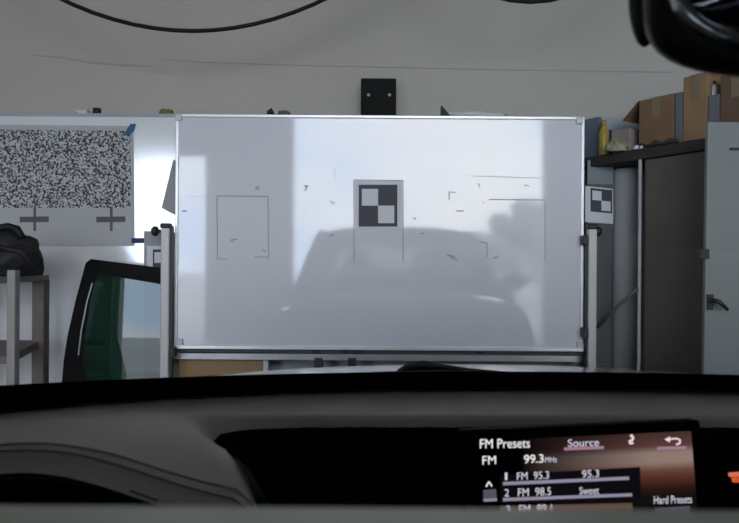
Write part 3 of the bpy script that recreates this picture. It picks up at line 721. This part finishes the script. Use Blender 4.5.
def stext(s, px0, px1, pyb0, pyb1, cap, mm, bold=.018):
    cu = bpy.data.curves.new('t', 'FONT'); cu.body = s; cu.offset = bold; ob = bpy.data.objects.new('t', cu); C.objects.link(ob)
    dg = bpy.context.evaluated_depsgraph_get(); me_ = bpy.data.meshes.new_from_object(ob.evaluated_get(dg)); bpy.data.objects.remove(ob)
    xs = [v.co.x for v in me_.vertices]; x0_, x1_ = min(xs), max(xs)
    a, b_ = hit(px0, pyb0, .0012), hit(px1, pyb1, .0012); up = (hit(px0, pyb0-cap, .0012)-a)/.70
    for v in me_.vertices: v.co = a+(b_-a)*((v.co.x-x0_)/(x1_-x0_))+up*v.co.y-offc
    me_.materials.append(mm); o = bpy.data.objects.new('screen_text', me_); C.objects.link(o); o.parent = DI
stext('FM Presets', 480, 530, 448.5, 447.5, 9.5, W_TXT, 0)
stext('Source', 568, 599, 446.8, 445.8, 7.5, W_TX2, 0)
stext('FM', 482.5, 496, 464.5, 464, 8.5, W_TXT, 0)
stext('99.3', 524, 543.5, 463.5, 462.5, 8.5, W_TXT, 0)
stext('MHz', 545, 557, 462.5, 462, 5.5, W_TX2, 0)
stext('1', 505, 507.3, 480, 480, 7.5, W_TX2, 0); stext('FM  95.3', 517, 549, 480, 478.5, 7.5, W_TX2, 0); stext('95.3', 582, 599, 477.8, 477, 7.5, W_TX2, 0)
stext('2', 504.5, 509, 496.5, 496.5, 7.5, W_TX2, 0); stext('FM  98.5', 518, 551, 496.5, 495, 8, W_TX2, 0); stext('Sweet', 579.5, 599, 494.5, 493.8, 7.5, W_TX2, 0)
stext('3', 506, 510, 513, 513, 7.5, W_TX2, 0); stext('FM  89.1', 519, 552, 513, 512, 8, W_TX2, 0)
stext('Hard Presets', 654, 692, 504, 503, 8, W_TX2, 0)
stext('^', 485.5, 492.5, 490.5, 490, 9, W_TXT, 0)
tube('note_icon', [hit(633,443,.001), hit(630,443.5,.001), hit(629.5,441,.001), hit(632,440.5,.001), hit(633.2,438,.001), hit(632,435.5,.001), hit(630.5,436,.001)], .0011, W_ICON, DI, 6)
tube('back_icon', [hit(669,439,.001), hit(666,439.5,.001), hit(677,438.5,.001), hit(680,440,.001), hit(680,443,.001), hit(676.5,444.5,.001)], .0009, W_ICON, DI, 6)
squad('back_arrow_head', [(664.5,439.5),(670,436.3),(670,442.5)], W_ICON, .0014)
# lit indicator at the right
ind = slab('warning_lamp', [P(726,466,.66), P(760,464,.67), P(760,496,.67), P(726,498,.66)], .01, M['fascia'], CAR, .002)
slab('lit_bar', [P(730,473.5,.655), P(752,472,.655), P(752,476.5,.655), P(730,477,.655)], .003, W_ORG2, ind)
slab('lit_bar', [P(733,478.5,.655), P(752,478,.655), P(752,483,.655), P(733.5,482.5,.655)], .003, W_ORG, ind)

# rear-view mirror
MY = .33
MR = thing_m = None
mcx, mcz = CXC, P(835, 14, MY).z
mcz = 1.32+.141
def sup(hw, hh, ex_, y, n_=44, cz=mcz, cx=mcx):
    r_ = []
    for i in range(n_):
        an = 2*math.pi*i/n_; c_, s_ = math.cos(an), math.sin(an)
        r_.append(Vector((cx+hw*math.copysign(abs(c_)**(2/ex_), c_), y, cz+hh*math.copysign(abs(s_)**(2/ex_), s_))))
    return r_
def loft(name, rings, mm, parent, cap=(True, True)):
    n_ = len(rings[0]); vs = [v for r_ in rings for v in r_]
    fs = [(i*n_+q, i*n_+(q+1)%n_, (i+1)*n_+(q+1)%n_, (i+1)*n_+q) for i in range(len(rings)-1) for q in range(n_)]
    if cap[0]: fs.append(tuple(range(n_)))
    if cap[1]: fs.append(tuple(range((len(rings)-1)*n_, len(rings)*n_)))
    return mesh(name, vs, fs, mm, parent, True)
mh = loft('rearview_mirror', [sup(.050, .018, 2.6, MY+.045), sup(.080, .032, 2.6, MY+.030), sup(.095, .042, 3.4, MY+.012), sup(.0965, .0435, 3.6, MY+.002), sup(.094, .042, 3.4, MY-.004), sup(.088, .037, 2.6, MY-.006)], M['black'], CAR)
loft('mirror_rim', [sup(.0905, .0400, 2.3, MY-.004), sup(.0900, .0395, 2.3, MY-.0085), sup(.0845, .0340, 2.25, MY-.0102), sup(.0838, .0333, 2.25, MY-.0095), sup(.0838, .0333, 2.25, MY-.0055)], M['mrim'], mh, (False, False))
loft('mirror_face', [sup(.0838, .0333, 2.25, MY-.0060), sup(.0836, .0331, 2.25, MY-.0066)], M['mglass'], mh)
tube('mirror_stem', [U(0, MY+.04, mcz+.005), U(0, MY+.05, mcz+.045), ws(0, .77)+Vector((0, -.004, -.012))], [.012, .011, .016], M['black'], mh)
q = P(642, 15, .385)
blob('sensor_pod', (q.x+.005, .392, q.z+.017), .0095, .012, .034, M['black'], mh, 0, 1, 3)
tube('sensor_arm', [(q.x+.008, .392, q.z+.03), U(-.01, MY+.045, mcz+.03)], .006, M['black'], mh)

# plate of the camera mount just under the lens
MT = thing('camera_mount', (0, .13, .34), 'blurred grey plate running along the bottom edge of the picture', 'mount')
zt = P(369, 503, .165).z
box('plate', -.17, .17, .085, .165, zt-.012, zt, M['plate'], MT, .004, seg=3)
tube('stem', [(0, .12, .34), (0, .12, zt-.012)], .012, M['black'], MT)
lathe('base', (0, .12, .34), (0, 0, 1), [(.07, 0), (.07, .01), (.02, .025)], M['black'], MT)
